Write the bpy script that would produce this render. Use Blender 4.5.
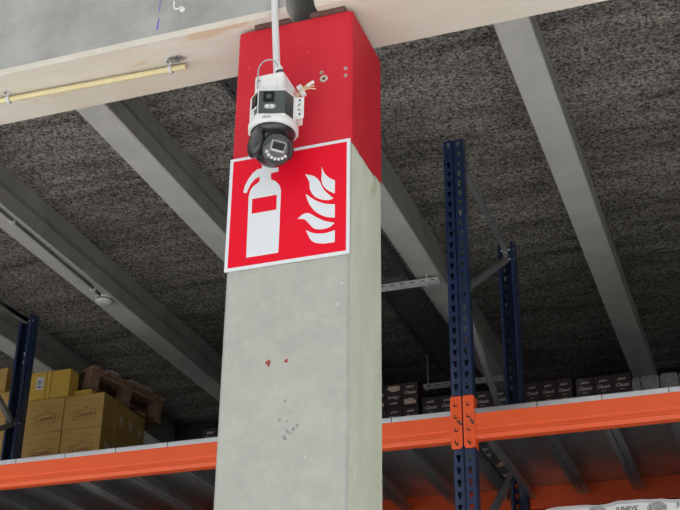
import bpy, math, random
from mathutils import Matrix, Vector

# ------------------------------------------------------------------ reset
for o in list(bpy.data.objects):
    bpy.data.objects.remove(o, do_unlink=True)
S = bpy.context.scene
COL = S.collection
random.seed(7)
EYE = 1.6          # all "z" numbers below are measured from eye height

# ------------------------------------------------------------------ camera
right = Vector((0.942, 0.336, 0.010)); fwd = Vector((-0.3037, 0.8369, 0.4552))
yaw, pitch, roll = 0.348023593, 0.472644142, -0.0113894045
fwd = Vector((-math.sin(yaw)*math.cos(pitch), math.cos(yaw)*math.cos(pitch), math.sin(pitch)))
r0 = Vector((math.cos(yaw), math.sin(yaw), 0)); d0 = fwd.cross(r0)
right = math.cos(roll)*r0 + math.sin(roll)*d0
down = -math.sin(roll)*r0 + math.cos(roll)*d0
cd = bpy.data.cameras.new('camera'); cam = bpy.data.objects.new('camera', cd); COL.objects.link(cam)
cd.sensor_width = 36; cd.lens = 1240.69/680*36; cd.clip_end = 200
m = Matrix.Identity(4)
for i in range(3):
    m[i][0] = right[i]; m[i][1] = -down[i]; m[i][2] = -fwd[i]
m[2][3] = EYE
cam.matrix_world = m
S.camera = cam

# ------------------------------------------------------------------ world and exposure
w = bpy.data.worlds.new('overcast'); S.world = w; w.use_nodes = True
bg = w.node_tree.nodes['Background']
bg.inputs[0].default_value = (0.95, 0.98, 1.0, 1); bg.inputs[1].default_value = 0.42
sl_ = bpy.data.lights.new('sun', 'SUN'); sl_.energy = 3.6; sl_.angle = math.radians(2); sl_.color = (1, .985, .965)
sun = bpy.data.objects.new('sun', sl_); COL.objects.link(sun)
sun.rotation_euler = Vector((-.10, -.20, -.97)).to_track_quat('-Z', 'Y').to_euler()   # high sun behind the building, on the yard
vs = S.view_settings
vs.view_transform = 'Standard'; vs.look = 'None'; vs.gamma = 1; vs.use_curve_mapping = False
vs.exposure = 1.08

# ------------------------------------------------------------------ materials
def mat(name, c1, c2=None, rough=.7, metal=0.0, scale=8, detail=6, lo=.35, hi=.65, bump=0.0, bscale=None,
        stretch=(1, 1, 1), coat=0.0, spec=.5, spots=None):
    """colour c1 to c2 by noise, fine relief by a second noise, optional spots = (colour, scale, amount)"""
    M = bpy.data.materials.new(name); M.use_nodes = True
    nt = M.node_tree; N = nt.nodes; L = nt.links
    b = N['Principled BSDF']
    b.inputs['Roughness'].default_value = rough; b.inputs['Metallic'].default_value = metal
    b.inputs['Coat Weight'].default_value = coat; b.inputs['Specular IOR Level'].default_value = spec
    b.inputs['Base Color'].default_value = (*c1, 1)
    tc = N.new('ShaderNodeTexCoord'); mp = N.new('ShaderNodeMapping')
    L.new(tc.outputs['Object'], mp.inputs[0]); mp.inputs['Scale'].default_value = stretch
    out = None
    if c2:
        n = N.new('ShaderNodeTexNoise'); n.inputs['Scale'].default_value = scale; n.inputs['Detail'].default_value = detail
        n.inputs['Roughness'].default_value = .65
        L.new(mp.outputs[0], n.inputs[0])
        r = N.new('ShaderNodeValToRGB'); r.color_ramp.elements[0].position = lo; r.color_ramp.elements[1].position = hi
        r.color_ramp.elements[0].color = (*c1, 1); r.color_ramp.elements[1].color = (*c2, 1)
        L.new(n.outputs['Fac'], r.inputs[0]); out = r.outputs[0]
    for sp in (spots or []):
        n = N.new('ShaderNodeTexNoise'); n.inputs['Scale'].default_value = sp[1]; n.inputs['Detail'].default_value = sp[3] if len(sp) > 3 else 3
        L.new(mp.outputs[0], n.inputs[0])
        r = N.new('ShaderNodeValToRGB'); r.color_ramp.elements[0].position = sp[2]; r.color_ramp.elements[1].position = sp[2]+.05
        L.new(n.outputs['Fac'], r.inputs[0])
        mx = N.new('ShaderNodeMixRGB'); mx.inputs[1].default_value = (*c1, 1); mx.inputs[2].default_value = (*sp[0], 1)
        L.new(r.outputs[0], mx.inputs[0])
        if out: L.new(out, mx.inputs[1])
        out = mx.outputs[0]
    if out: L.new(out, b.inputs['Base Color'])
    if bump:
        n = N.new('ShaderNodeTexNoise'); n.inputs['Scale'].default_value = bscale or scale*4; n.inputs['Detail'].default_value = 5
        L.new(mp.outputs[0], n.inputs[0])
        bp = N.new('ShaderNodeBump'); bp.inputs['Strength'].default_value = bump; bp.inputs['Distance'].default_value = .01
        L.new(n.outputs['Fac'], bp.inputs['Height']); L.new(bp.outputs[0], b.inputs['Normal'])
    return M

MT = {}
def slab_streaks():
    """paler drifts lying across the slab, as the casting left them, mixed over the speckle"""
    nt = MT['slab'].node_tree; N = nt.nodes; L = nt.links; b = N['Principled BSDF']
    src = b.inputs['Base Color'].links[0].from_socket
    tc = N.new('ShaderNodeTexCoord'); mp = N.new('ShaderNodeMapping'); mp.inputs['Scale'].default_value = (.9, 5.5, 1)
    L.new(tc.outputs['Object'], mp.inputs[0])
    n = N.new('ShaderNodeTexNoise'); n.inputs['Scale'].default_value = 1.3; n.inputs['Detail'].default_value = 10; n.inputs['Roughness'].default_value = .75
    L.new(mp.outputs[0], n.inputs[0])
    r = N.new('ShaderNodeValToRGB'); r.color_ramp.elements[0].position = .35; r.color_ramp.elements[1].position = .72
    r.color_ramp.elements[0].color = (.62, .62, .62, 1); r.color_ramp.elements[1].color = (2.1, 2.1, 2.1, 1)
    L.new(n.outputs['Fac'], r.inputs[0])
    mx = N.new('ShaderNodeMixRGB'); mx.blend_type = 'MULTIPLY'; mx.inputs[0].default_value = 1
    L.new(src, mx.inputs[1]); L.new(r.outputs[0], mx.inputs[2]); L.new(mx.outputs[0], b.inputs['Base Color'])
MT['column'] = mat('column_concrete', (.37, .38, .345), (.45, .455, .415), rough=.85, scale=16, detail=12, lo=.3, hi=.7, bump=.3, bscale=90,
                   spots=[((.20, .20, .18), 150, .70, 2), ((.33, .335, .305), 14, .69, 8), ((.54, .54, .50), 30, .70, 5)])
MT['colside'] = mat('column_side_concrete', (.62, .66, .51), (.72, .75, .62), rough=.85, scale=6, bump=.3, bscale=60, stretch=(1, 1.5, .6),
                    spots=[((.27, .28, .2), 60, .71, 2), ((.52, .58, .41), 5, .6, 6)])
MT['girder'] = mat('girder_concrete', (.31, .31, .295), (.44, .44, .415), rough=.85, scale=4, bump=.2, bscale=45,
                   spots=[((.28, .28, .27), 30, .70, 4)])
MT['soffit'] = mat('soffit_uplit_concrete', (.66, .59, .48), (.75, .72, .65), rough=.85, scale=2.2, bump=.15, bscale=40, stretch=(.5, 1.6, 1),
                   spots=[((.66, .52, .37), 5.0, .60, 8)])  # tan is its own; paler than the face to paint light from below
MT['edge'] = mat('girder_edge', (.58, .55, .48), (.66, .64, .58), rough=.85, scale=9, bump=.2)
MT['rib'] = mat('rib_uplit_concrete', (.58, .575, .55), (.69, .68, .65), rough=.9, scale=5, bump=.2, bscale=50,
                spots=[((.25, .245, .235), 60, .70, 2)])  # rib bottoms lightened in colour, standing for light from below
MT['ribshade'] = mat('rib_shaded_concrete', (.30, .295, .275), (.40, .39, .365), rough=.9, scale=4, bump=.2, bscale=50)  # same concrete darkened, shade of the rib sides put into the colour
MT['slab'] = mat('slab_aggregate', (.020, .018, .015), (.44, .41, .37), rough=.95, scale=75, detail=12, lo=.38, hi=.68, bump=.5, bscale=120)
slab_streaks()
MT['floor'] = mat('floor_concrete', (.66, .655, .64), (.73, .725, .71), rough=.6, scale=2, bump=.05)
MT['dim_ground'] = mat('light_dimming_ground', (.09, .088, .085), (.13, .128, .122), rough=.7, scale=3, bump=.05)  # dark tone chosen to cut the light bounced up to the ceiling
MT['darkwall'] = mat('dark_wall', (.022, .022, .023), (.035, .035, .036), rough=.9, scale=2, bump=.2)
MT['wall'] = mat('wall_block', (.06, .06, .06), (.09, .09, .088), rough=.9, scale=3, bump=.2)
MT['red'] = mat('red_paint', (.58, .016, .032), (.66, .024, .042), rough=.55, scale=5, bump=.12, bscale=30, spec=.22,
                spots=[((.62, .17, .17), 60, .71, 3)])
MT['sign_red'] = mat('sign_red', (.76, .004, .022), (.78, .006, .026), rough=.5, scale=3, spec=.15)
MT['sign_white'] = mat('sign_white', (.70, .73, .77), (.74, .77, .81), rough=.5, scale=3, spec=.2)
MT['white'] = mat('white_plastic', (.78, .78, .77), (.82, .82, .81), rough=.4, scale=10)
MT['whitish'] = mat('pvc_grey_white', (.66, .67, .67), (.72, .72, .71), rough=.5, scale=10)
MT['black'] = mat('black_plastic', (.018, .019, .021), (.03, .031, .033), rough=.28, scale=10, coat=.3)
MT['panel'] = mat('smoked_panel', (.035, .042, .045), (.055, .065, .068), rough=.22, scale=6, coat=.4)
MT['lens'] = mat('lens_glass', (.003, .003, .004), (.006, .006, .007), rough=.12, scale=30, spec=.25)
MT['led'] = mat('led_lens', (.62, .63, .63), (.75, .75, .74), rough=.25, scale=80)
MT['greytext'] = mat('grey_print', (.20, .21, .22), rough=.6)
MT['greycable'] = mat('grey_cable', (.36, .36, .37), (.42, .42, .42), rough=.6, scale=20)
MT['yellowwire'] = mat('cream_wire', (.70, .60, .30), (.78, .70, .45), rough=.5, scale=50)
MT['conduit'] = mat('yellow_conduit', (.74, .64, .34), (.80, .72, .44), rough=.5, scale=12)
MT['steel'] = mat('zinc_steel', (.72, .73, .74), (.82, .83, .84), rough=.4, metal=.3, scale=20)
MT['dullsteel'] = mat('galvanised_steel', (.22, .225, .23), (.30, .305, .31), rough=.55, metal=.55, scale=14)
MT['traysteel'] = mat('perforated_steel', (.11, .115, .12), (.16, .165, .17), rough=.5, metal=.6, scale=14)
MT['blue'] = mat('blue_enamel', (.010, .024, .070), (.015, .032, .090), rough=.36, scale=8, coat=.25)
MT['orange'] = mat('orange_enamel', (.83, .098, .018), (.87, .115, .024), rough=.45, scale=4, bump=.04, bscale=30)
MT['deck'] = mat('deck_steel', (.46, .47, .48), (.58, .59, .60), rough=.3, metal=.9, scale=9)
MT['dark'] = mat('dark_recess', (.012, .012, .012), rough=.8)
MT['rust'] = mat('brown_pad', (.10, .05, .042), (.16, .085, .07), rough=.9, scale=30, bump=.3)
MT['carton'] = mat('carton_board', (.44, .27, .065), (.52, .33, .085), rough=.42, scale=5, bump=.5, bscale=9, stretch=(1.2, 1.2, 9), coat=.55)
cn_ = MT['carton'].node_tree                      # stretch film over the board: a glossy coat with wrinkles of its own
pb_ = cn_.nodes['Principled BSDF']; pb_.inputs['Coat Weight'].default_value = .8; pb_.inputs['Coat Roughness'].default_value = .16
tc_ = cn_.nodes.new('ShaderNodeTexCoord'); mp_ = cn_.nodes.new('ShaderNodeMapping'); mp_.inputs['Scale'].default_value = (2.2, 2.2, 11)
nz_ = cn_.nodes.new('ShaderNodeTexNoise'); nz_.inputs['Scale'].default_value = 5; nz_.inputs['Detail'].default_value = 4
bp_ = cn_.nodes.new('ShaderNodeBump'); bp_.inputs['Strength'].default_value = 1; bp_.inputs['Distance'].default_value = .05
cn_.links.new(tc_.outputs['Object'], mp_.inputs[0]); cn_.links.new(mp_.outputs[0], nz_.inputs[0]); cn_.links.new(nz_.outputs['Fac'], bp_.inputs['Height'])
cn_.links.new(bp_.outputs[0], pb_.inputs['Coat Normal'])
MT['carton2'] = mat('yellow_carton', (.58, .37, .06), (.64, .42, .075), rough=.55, scale=4, bump=.1)
MT['cartonink'] = mat('carton_red_ink', (.22, .035, .02), rough=.6)
MT['cartonpale'] = mat('carton_pale_ink', (.55, .50, .42), rough=.6)
MT['seam'] = mat('carton_seam', (.16, .09, .03), rough=.8)
MT['wood'] = mat('pallet_wood', (.20, .115, .075), (.33, .20, .14), rough=.85, scale=14, stretch=(1, .25, 1), bump=.3)
MT['film'] = mat('clear_film', (.55, .55, .57), (.75, .75, .77), rough=.15, scale=12, bump=.8, bscale=15, coat=.6)
MT['choc'] = mat('dark_brown_box', (.030, .017, .016), (.042, .024, .022), rough=.45, scale=12, coat=.2)
MT['script'] = mat('pale_print', (.62, .56, .55), rough=.6)
MT['picture'] = mat('biscuit_print', (.42, .17, .09), (.60, .42, .30), rough=.5, scale=40)
MT['picture2'] = mat('cake_print', (.50, .34, .26), (.68, .54, .44), rough=.5, scale=45)
MT['pack'] = mat('grey_pack', (.20, .20, .195), (.38, .38, .37), rough=.6, scale=35, bump=.8, bscale=30, coat=.2)
MT['whitefilm'] = mat('white_printed_film', (.70, .71, .72), (.80, .80, .80), rough=.3, scale=5, bump=.7, bscale=11, coat=.4)
MT['blackink'] = mat('black_ink', (.03, .03, .03), rough=.6)
MT['greyink'] = mat('grey_ink', (.16, .16, .16), (.5, .5, .5), rough=.6, scale=90)
MT['bluemark'] = mat('blue_marker', (.10, .10, .62), (.16, .16, .70), rough=.8, scale=60)
MT['redspot'] = mat('red_paint_spot', (.30, .035, .035), (.38, .06, .05), rough=.7, scale=60)
MT['patch'] = mat('dark_concrete_pit', (.20, .20, .185), (.33, .33, .305), rough=.9, scale=50)

# ------------------------------------------------------------------ mesh helpers
class MB:
    """collects shapes; build() links them as one mesh object"""
    def __init__(s): s.v = []; s.f = []; s.mi = []; s.sm = []; s.T = Matrix.Identity(4)
    def add(s, vs_, fs, mi=0, smooth=False):
        k = len(s.v)
        s.v += [tuple(s.T @ Vector(p)) for p in vs_]
        s.f += [tuple(k+i for i in f) for f in fs]; s.mi += [mi]*len(fs); s.sm += [smooth]*len(fs)
        return s
    def box(s, x0, x1, y0, y1, z0, z1, mi=0, c=0.0):
        if c <= 0:
            p = [(x, y, z) for z in (z0, z1) for y in (y0, y1) for x in (x0, x1)]
            return s.add(p, [(0, 2, 3, 1), (4, 5, 7, 6), (0, 1, 5, 4), (2, 6, 7, 3), (0, 4, 6, 2), (1, 3, 7, 5)], mi)
        # bevelled box: 24 vertices
        p = []; idx = {}
        X = (x0, x1); Y = (y0, y1); Z = (z0, z1)
        sg = (1, -1)
        for a in (0, 1):
            for b in (0, 1):
                for d in (0, 1):
                    base = (X[a], Y[b], Z[d]); i = (sg[a]*c, sg[b]*c, sg[d]*c)
                    idx[a, b, d, 0] = len(p); p.append((base[0], base[1]+i[1], base[2]+i[2]))
                    idx[a, b, d, 1] = len(p); p.append((base[0]+i[0], base[1], base[2]+i[2]))
                    idx[a, b, d, 2] = len(p); p.append((base[0]+i[0], base[1]+i[1], base[2]))
        fs = []
        def q(*k): fs.append(tuple(idx[i] for i in k))
        for a in (0, 1):
            q((a, 0, 0, 0), (a, 1, 0, 0), (a, 1, 1, 0), (a, 0, 1, 0))
            q((0, a, 0, 1), (1, a, 0, 1), (1, a, 1, 1), (0, a, 1, 1))
            q((0, 0, a, 2), (1, 0, a, 2), (1, 1, a, 2), (0, 1, a, 2))
            for b in (0, 1):
                q((a, b, 0, 0), (a, b, 1, 0), (a, b, 1, 1), (a, b, 0, 1))
                q((a, 0, b, 0), (a, 1, b, 0), (a, 1, b, 2), (a, 0, b, 2))
                q((0, a, b, 1), (1, a, b, 1), (1, a, b, 2), (0, a, b, 2))
                for d in (0, 1): q((a, b, d, 0), (a, b, d, 1), (a, b, d, 2))
        return s.add(p, fs, mi)
    def prism(s, poly, axis, a, b, mi=0):
        """polygon extruded along axis; poly in the two other axes (order x,y,z)"""
        n = len(poly)
        def put(p, t):
            if axis == 0: return (t, p[0], p[1])
            if axis == 1: return (p[0], t, p[1])
            return (p[0], p[1], t)
        v = [put(p, a) for p in poly]+[put(p, b) for p in poly]
        f = [tuple(range(n)), tuple(range(2*n-1, n-1, -1))]+[(i, i+n, (i+1) % n+n, (i+1) % n) for i in range(n)]
        return s.add(v, f, mi)
    def lathe(s, prof, n=24, mi=0, smooth=True, cap=True):
        """profile of (radius, z) about local z"""
        v = []; f = []
        for r, z in prof:
            for i in range(n):
                a = 2*math.pi*i/n; v.append((r*math.cos(a), r*math.sin(a), z))
        for k in range(len(prof)-1):
            for i in range(n):
                j = (i+1) % n; f.append((k*n+i, k*n+j, (k+1)*n+j, (k+1)*n+i))
        s.add(v, f, mi, smooth)
        if cap:
            k = len(s.v)-len(v)
            s.f.append(tuple(k+i for i in range(n-1, -1, -1))); s.mi.append(mi); s.sm.append(False)
            s.f.append(tuple(k+(len(prof)-1)*n+i for i in range(n))); s.mi.append(mi); s.sm.append(False)
        return s
    def tube(s, pts, r, n=10, mi=0):
        pts = [Vector(p) for p in pts]; v = []; f = []
        up = Vector((0.13, 0.31, 0.94))
        for i, p in enumerate(pts):
            t = (pts[min(i+1, len(pts)-1)]-pts[max(i-1, 0)]).normalized()
            u = t.cross(up).normalized(); w_ = t.cross(u)
            for k in range(n):
                a = 2*math.pi*k/n; v.append(tuple(p+u*(r*math.cos(a))+w_*(r*math.sin(a))))
        for i in range(len(pts)-1):
            for k in range(n):
                j = (k+1) % n; f.append((i*n+k, i*n+j, (i+1)*n+j, (i+1)*n+k))
        s.add(v, f, mi, True)
        return s.add([v[i] for i in range(n)]+[v[-n+i] for i in range(n)], [tuple(range(n-1, -1, -1)), tuple(range(n, 2*n))], mi)
    def bar(s, p, q, wx, h, mi=0):
        """rectangular bar from p to q in a plane of constant x; wx wide in x, h across"""
        p = Vector(p); q = Vector(q); t = (q-p).normalized(); u = Vector((1, 0, 0)); n = t.cross(u)
        v = [tuple(c+u*(sx*wx/2)+n*(sn*h/2)) for c in (p, q) for sx, sn in ((-1, -1), (1, -1), (1, 1), (-1, 1))]
        return s.add(v, [(0, 3, 2, 1), (4, 5, 6, 7)]+[(i, (i+1) % 4, (i+1) % 4+4, i+4) for i in range(4)], mi)
    def mesh(s, name, mats, base=(0, 0, 0)):
        me = bpy.data.meshes.new(name)
        b = Vector(base)
        me.from_pydata([tuple(Vector(p)-b) for p in s.v], [], s.f)
        for mm in (mats if isinstance(mats, (list, tuple)) else [mats]): me.materials.append(MT[mm])
        me.polygons.foreach_set('material_index', s.mi); me.polygons.foreach_set('use_smooth', s.sm)
        me.validate(); me.update()
        import bmesh
        bm = bmesh.new(); bm.from_mesh(me); bmesh.ops.recalc_face_normals(bm, faces=bm.faces); bm.to_mesh(me); bm.free()
        return me
    def build(s, name, mats, parent=None, base=None):
        """vertices in eye-height coordinates; top-level gets its origin at base"""
        if parent is not None: bb = Vector(parent['_b'])
        else: bb = Vector(base or (0, 0, 0))
        me = s.mesh(name, mats, bb)
        return link(name, me, parent, bb)

def link(name, data, parent=None, bb=(0, 0, 0)):
    o = bpy.data.objects.new(name, data); COL.objects.link(o)
    o['_b'] = tuple(bb)
    if parent is not None: o.parent = parent
    else: o.location = (bb[0], bb[1], bb[2]+EYE)
    return o
def tag(o, label=None, cat=None, group=None, kind=None):
    if label: o['label'] = label
    if cat: o['category'] = cat
    if group: o['group'] = group
    if kind: o['kind'] = kind
    return o
def thing(name, label, cat, base, group=None):
    return tag(link(name, None, None, base), label, cat, group)
def copy_tree(o, parent=None):
    c = o.copy(); COL.objects.link(c)
    if parent is not None: c.parent = parent
    for ch in list(o.children): copy_tree(ch, c)
    return c
def text_mesh(name, body, size, matname, shear=0.0, depth=.0004, offset=0.0, xscale=1.0):
    """lettering standing in the x-z plane, centred, facing -y"""
    cu = bpy.data.curves.new('lettering', 'FONT'); cu.body = body; cu.size = size; cu.shear = shear
    cu.align_x = 'CENTER'; cu.align_y = 'CENTER'; cu.extrude = depth; cu.resolution_u = 3; cu.offset = offset
    o = bpy.data.objects.new('lettering', cu); COL.objects.link(o)
    dg = bpy.context.evaluated_depsgraph_get(); dg.update()
    me = bpy.data.meshes.new_from_object(o.evaluated_get(dg))
    bpy.data.objects.remove(o, do_unlink=True); bpy.data.curves.remove(cu)
    me.transform(Matrix.Rotation(math.pi/2, 4, 'X') @ Matrix.Diagonal((xscale, 1, 1, 1)))
    me.name = name; me.materials.clear(); me.materials.append(MT[matname])
    return me
def smooth_poly(pts, n=4, corners=()):
    out = []; k = len(pts)
    for i in range(k):
        p0, p1, p2, p3 = (Vector(pts[(i+j) % k]) for j in (-1, 0, 1, 2))
        if i in corners: p0 = p1
        if (i+1) % k in corners: p3 = p2
        for j in range(n):
            t = j/n
            q = .5*((2*p1)+(p2-p0)*t+(2*p0-5*p1+4*p2-p3)*t*t+(3*p1-p0-3*p2+p3)*t**3)
            out.append((q.x, q.y))
    return out

# ------------------------------------------------------------------ the building shell
FLOORZ = -1.6
BW = 8.95          # back wall
fl0 = tag(MB().box(-16, 14, -3.2, 4.2, FLOORZ-.2, FLOORZ).build('floor', 'floor'), kind='structure')
MB().box(-60, 60, -90, -3.2, FLOORZ-.2, FLOORZ).build('unseen_dark_yard', 'dim_ground', fl0)  # unseen dark ground, added to dim the deep ceiling
MB().box(-16, 14, 4.2, BW+.2, FLOORZ-.2, FLOORZ).build('unseen_dark_floor', 'dim_ground', fl0)  # unseen floor, made dark so the interior falls off faster
tag(MB().box(-9.2, -9.0, 3.0, BW, FLOORZ, 3.9).build('wall_left', 'wall'), kind='structure')
tag(MB().box(7.0, 7.2, 3.0, BW, FLOORZ, 3.9).build('wall_right', 'wall'), kind='structure')
tag(MB().box(-9.2, 7.2, BW, BW+.2, FLOORZ, 3.9).build('wall_back', 'darkwall'), kind='structure')

RIB, SLAB = 3.25, 3.50
GB, GF, GZ = 3.302, 3.010, 2.575      # girder back, front and soffit
ceil = tag(MB().box(-9.0, 7.0, 3.05, BW, SLAB, SLAB+.25).build('ceiling', 'slab'), kind='structure')
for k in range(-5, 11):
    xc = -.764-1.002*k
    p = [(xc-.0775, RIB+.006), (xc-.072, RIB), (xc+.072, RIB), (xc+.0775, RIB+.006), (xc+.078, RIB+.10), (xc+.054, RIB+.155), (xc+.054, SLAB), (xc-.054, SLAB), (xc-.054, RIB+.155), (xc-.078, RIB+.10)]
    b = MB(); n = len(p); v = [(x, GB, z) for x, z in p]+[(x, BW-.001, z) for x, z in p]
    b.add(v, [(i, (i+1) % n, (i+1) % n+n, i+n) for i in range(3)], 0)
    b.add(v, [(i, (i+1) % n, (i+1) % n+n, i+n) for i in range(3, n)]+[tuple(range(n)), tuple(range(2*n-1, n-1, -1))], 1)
    b.build('ceiling_rib', ['rib', 'ribshade'], ceil)

# ------------------------------------------------------------------ girders on the column
def girder(x0, x1, label):
    g = thing('concrete_girder', label, 'girder', (x0, GF, GZ))
    c = .014
    b = MB()
    prof = [(GF, GZ+c), (GF, SLAB+.3), (GB, SLAB+.3), (GB, GZ), (GF+c, GZ)]
    v = [(x0, y, z) for y, z in prof]+[(x1, y, z) for y, z in prof]
    b.add(v, [(0, 1, 6, 5), (1, 2, 7, 6), (2, 3, 8, 7), (0, 1, 2, 3, 4), (5, 6, 7, 8, 9)], 0)
    b.add(v, [(3, 4, 9, 8)], 1); b.add(v, [(4, 0, 5, 9)], 2)
    b.build('body', ['girder', 'soffit', 'edge'], g)
    return g
gl = girder(-8.999, -1.292, 'long concrete girder with tan soffit carrying the yellow conduit')
gr = girder(-1.194, 6.999, 'concrete girder on the painted column, over the racking, no conduit on it')
mk = MB()
mk.box(-1.768, -1.763, GF-.0012, GF+.002, 2.612, 2.648); mk.box(-1.765, -1.7625, GF-.0012, GF+.002, 2.648, 2.662)
mk.box(-1.766, -1.764, GF-.0012, GF+.002, 2.69, 2.78)
tag(mk.build('marker_line', 'bluemark', gl), 'blue marker stroke')

# ------------------------------------------------------------------ the column
CX0, CX1, CY0, CY1, CZ = -1.478, -1.079, 3.06, 3.366, 2.556
def octo(x0, x1, y0, y1, c):
    return [(x0+c, y0), (x1-c, y0), (x1, y0+c), (x1, y1-c), (x1-c, y1), (x0+c, y1), (x0, y1-c), (x0, y0+c)]
col = thing('concrete_column', 'square concrete column painted red at its top, bearing the fire sign', 'column', ((CX0+CX1)/2, (CY0+CY1)/2, FLOORZ))
b = MB(); oc = octo(CX0, CX1, CY0, CY1, .009); v = [(x, y, FLOORZ) for x, y in oc]+[(x, y, CZ-.002) for x, y in oc]
b.add(v, [(i, (i+1) % 8, (i+1) % 8+8, i+8) for i in range(8) if i != 2]+[tuple(range(8)), tuple(range(15, 7, -1))], 0)
b.add(v, [(2, 3, 11, 10)], 1); b.build('shaft', ['column', 'colside'], col)
def paint_band():
    b = MB(); e = .0018
    ring = octo(CX0-e, CX1+e, CY0-e, CY1+e, .0095)
    # ring refined so that the lower paint edge can waver
    pts = []
    for i in range(8):
        a, q = Vector(ring[i]), Vector(ring[(i+1) % 8]); n = max(1, int((q-a).length/.012))
        for k in range(n): pts.append(a+(q-a)*(k/n))
    n = len(pts); v = []
    rnd = random.Random(3)
    for i, p in enumerate(pts):
        z = 2.054+rnd.uniform(-.0025, .002)
        if p.x > CX1-.001 and abs(p.y-3.30) < .007: z = 2.066      # chip in the paint
        if p.x > CX1-.001 and p.y > 3.30: z = 2.064
        v.append((p.x, p.y, z))
    v += [(p.x, p.y, CZ) for p in pts]
    f = [(i, (i+1) % n, (i+1) % n+n, i+n) for i in range(n)]+[tuple(range(n, 2*n))]
    b.add(v, f)
    return b
tag(paint_band().build('paint_band', 'red', col), 'red painted top')
pits = MB(); rnd = random.Random(5)
def disc(b, x, z, r, y, th=.0015, n=9, mi=0, j=.35):
    poly = [(x+r*(1+rnd.uniform(-j, j))*math.cos(2*math.pi*i/n), z+r*(1+rnd.uniform(-j, j))*math.sin(2*math.pi*i/n)) for i in range(n)]
    b.prism(poly, 1, y-th, y+.001, mi)
for x, z, r in ((-1.327, 1.350, .007), (-1.325, 1.343, .004), (-1.271, 1.349, .006)): disc(pits, x, z, r, CY0)
tag(pits.build('paint_spot', 'redspot', col), 'dark red paint spot')
pits = MB()
for x, z, r in ((-1.26, 1.136, .006), (-1.244, 1.142, .006), (-1.232, 1.150, .005), (-1.268, 1.118, .007), (-1.252, 1.130, .004), (-1.285, 1.172, .004), (-1.262, 1.165, .003), (-1.27, 1.226, .004), (-1.29, 1.20, .0025)): disc(pits, x, z, r, CY0, .0006)
pits.build('surface_pit', 'patch', col)
for nm, x, z, r in (('anchor_plate', -1.171, 2.306, .0135), ('anchor_hole', -1.179, 2.331, .006), ('anchor_hole', -1.097, 2.329, .006), ('anchor_hole', -1.097, 2.301, .006)):
    b = MB(); b.T = Matrix.Translation((x, CY0-.0018, z)) @ Matrix.Rotation(math.pi/2, 4, 'X')
    b.lathe([(r, 0), (r, .002), (r*.8, .0035), (r*.5, .002), (r*.45, .0005)], 18)
    a = b.build(nm, 'rust' if nm == 'anchor_hole' and False else 'cartonpale', col)
    b = MB(); b.T = Matrix.Translation((x, CY0-.0018, z)) @ Matrix.Rotation(math.pi/2, 4, 'X'); b.lathe([(r*.42, 0), (r*.42, .0022)], 10)
    b.build('hole', 'rust', a)

def pad(x0, x1, label):
    tag(MB().box(x0, x1, CY0-.012, GB-.02, CZ+.0005, GZ-.0003, c=.003).build('bearing_pad', 'rust', None, ((x0+x1)/2, 3.15, CZ)), label, 'pad', 'bearing pads on the column top')
pad(-1.42, -1.294, 'brown bearing pad under the girder that carries the yellow conduit')
pad(-1.222, -1.10, 'brown bearing pad under the girder without a conduit')

# ------------------------------------------------------------------ fire sign
SX, SZ, SW, SH, SY = -1.482, 1.663, .403, .399, CY0-.0022
sign = thing('fire_sign', 'red fire extinguisher sign with white flames and border, on the column', 'sign', (SX+SW/2, SY, SZ))
MB().box(SX, SX+SW, SY-.003, SY, SZ, SZ+SH).build('panel', 'sign_white', sign)
MB().box(SX+.011, SX+SW-.011, SY-.0036, SY-.0028, SZ+.011, SZ+SH-.011).build('red_field', 'sign_red', sign)
def sgn(pts): return [(SX+a/1000, SZ+b/1000) for a, b in pts]
ext = [(72, 38), (70, 253), (74, 271), (84, 286), (99, 295), (105, 300), (104, 317), (88, 311), (76, 297), (68, 280), (62, 265), (51, 270), (55, 292), (66, 315), (79, 333), (95, 345), (111, 346), (111, 357), (138, 357), (140, 344), (166, 342), (167, 324), (142, 322), (143, 300), (159, 290), (172, 274), (178, 255), (177, 38)]
e = MB().prism(sgn(ext), 1, SY-.0042, SY-.0034).build('extinguisher_symbol', 'sign_white', sign)
MB().prism(sgn([(83, 240), (165, 240), (165, 188), (83, 188)]), 1, SY-.0047, SY-.004).build('label_panel', 'sign_red', e)
flames = [
    ([(311, 313), (320, 289), (336, 269), (355, 256), (355, 210), (334, 224), (318, 243), (311, 266), (312, 288)], (0, 3, 4)),
    ([(257, 296), (286, 284), (305, 262), (317, 234), (335, 211), (351, 194), (333, 191), (308, 199), (287, 215), (274, 240), (271, 267)], (0, 5)),
    ([(261, 226), (287, 202), (320, 182), (356, 172), (356, 127), (329, 134), (299, 153), (278, 179), (267, 203)], (0, 3, 4)),
    ([(236, 143), (253, 156), (273, 156), (299, 137), (326, 120), (356, 109), (340, 97), (315, 94), (290, 101), (274, 120), (258, 138)], (0, 5)),
    ([(264, 100), (290, 85), (325, 79), (357, 84), (357, 44), (321, 45), (290, 55), (275, 74)], (0, 3, 4))]
for pts, cr in flames:
    MB().prism(sgn(smooth_poly(pts, 4, cr)), 1, SY-.0042, SY-.0034).build('flame', 'sign_white', sign)

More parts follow.
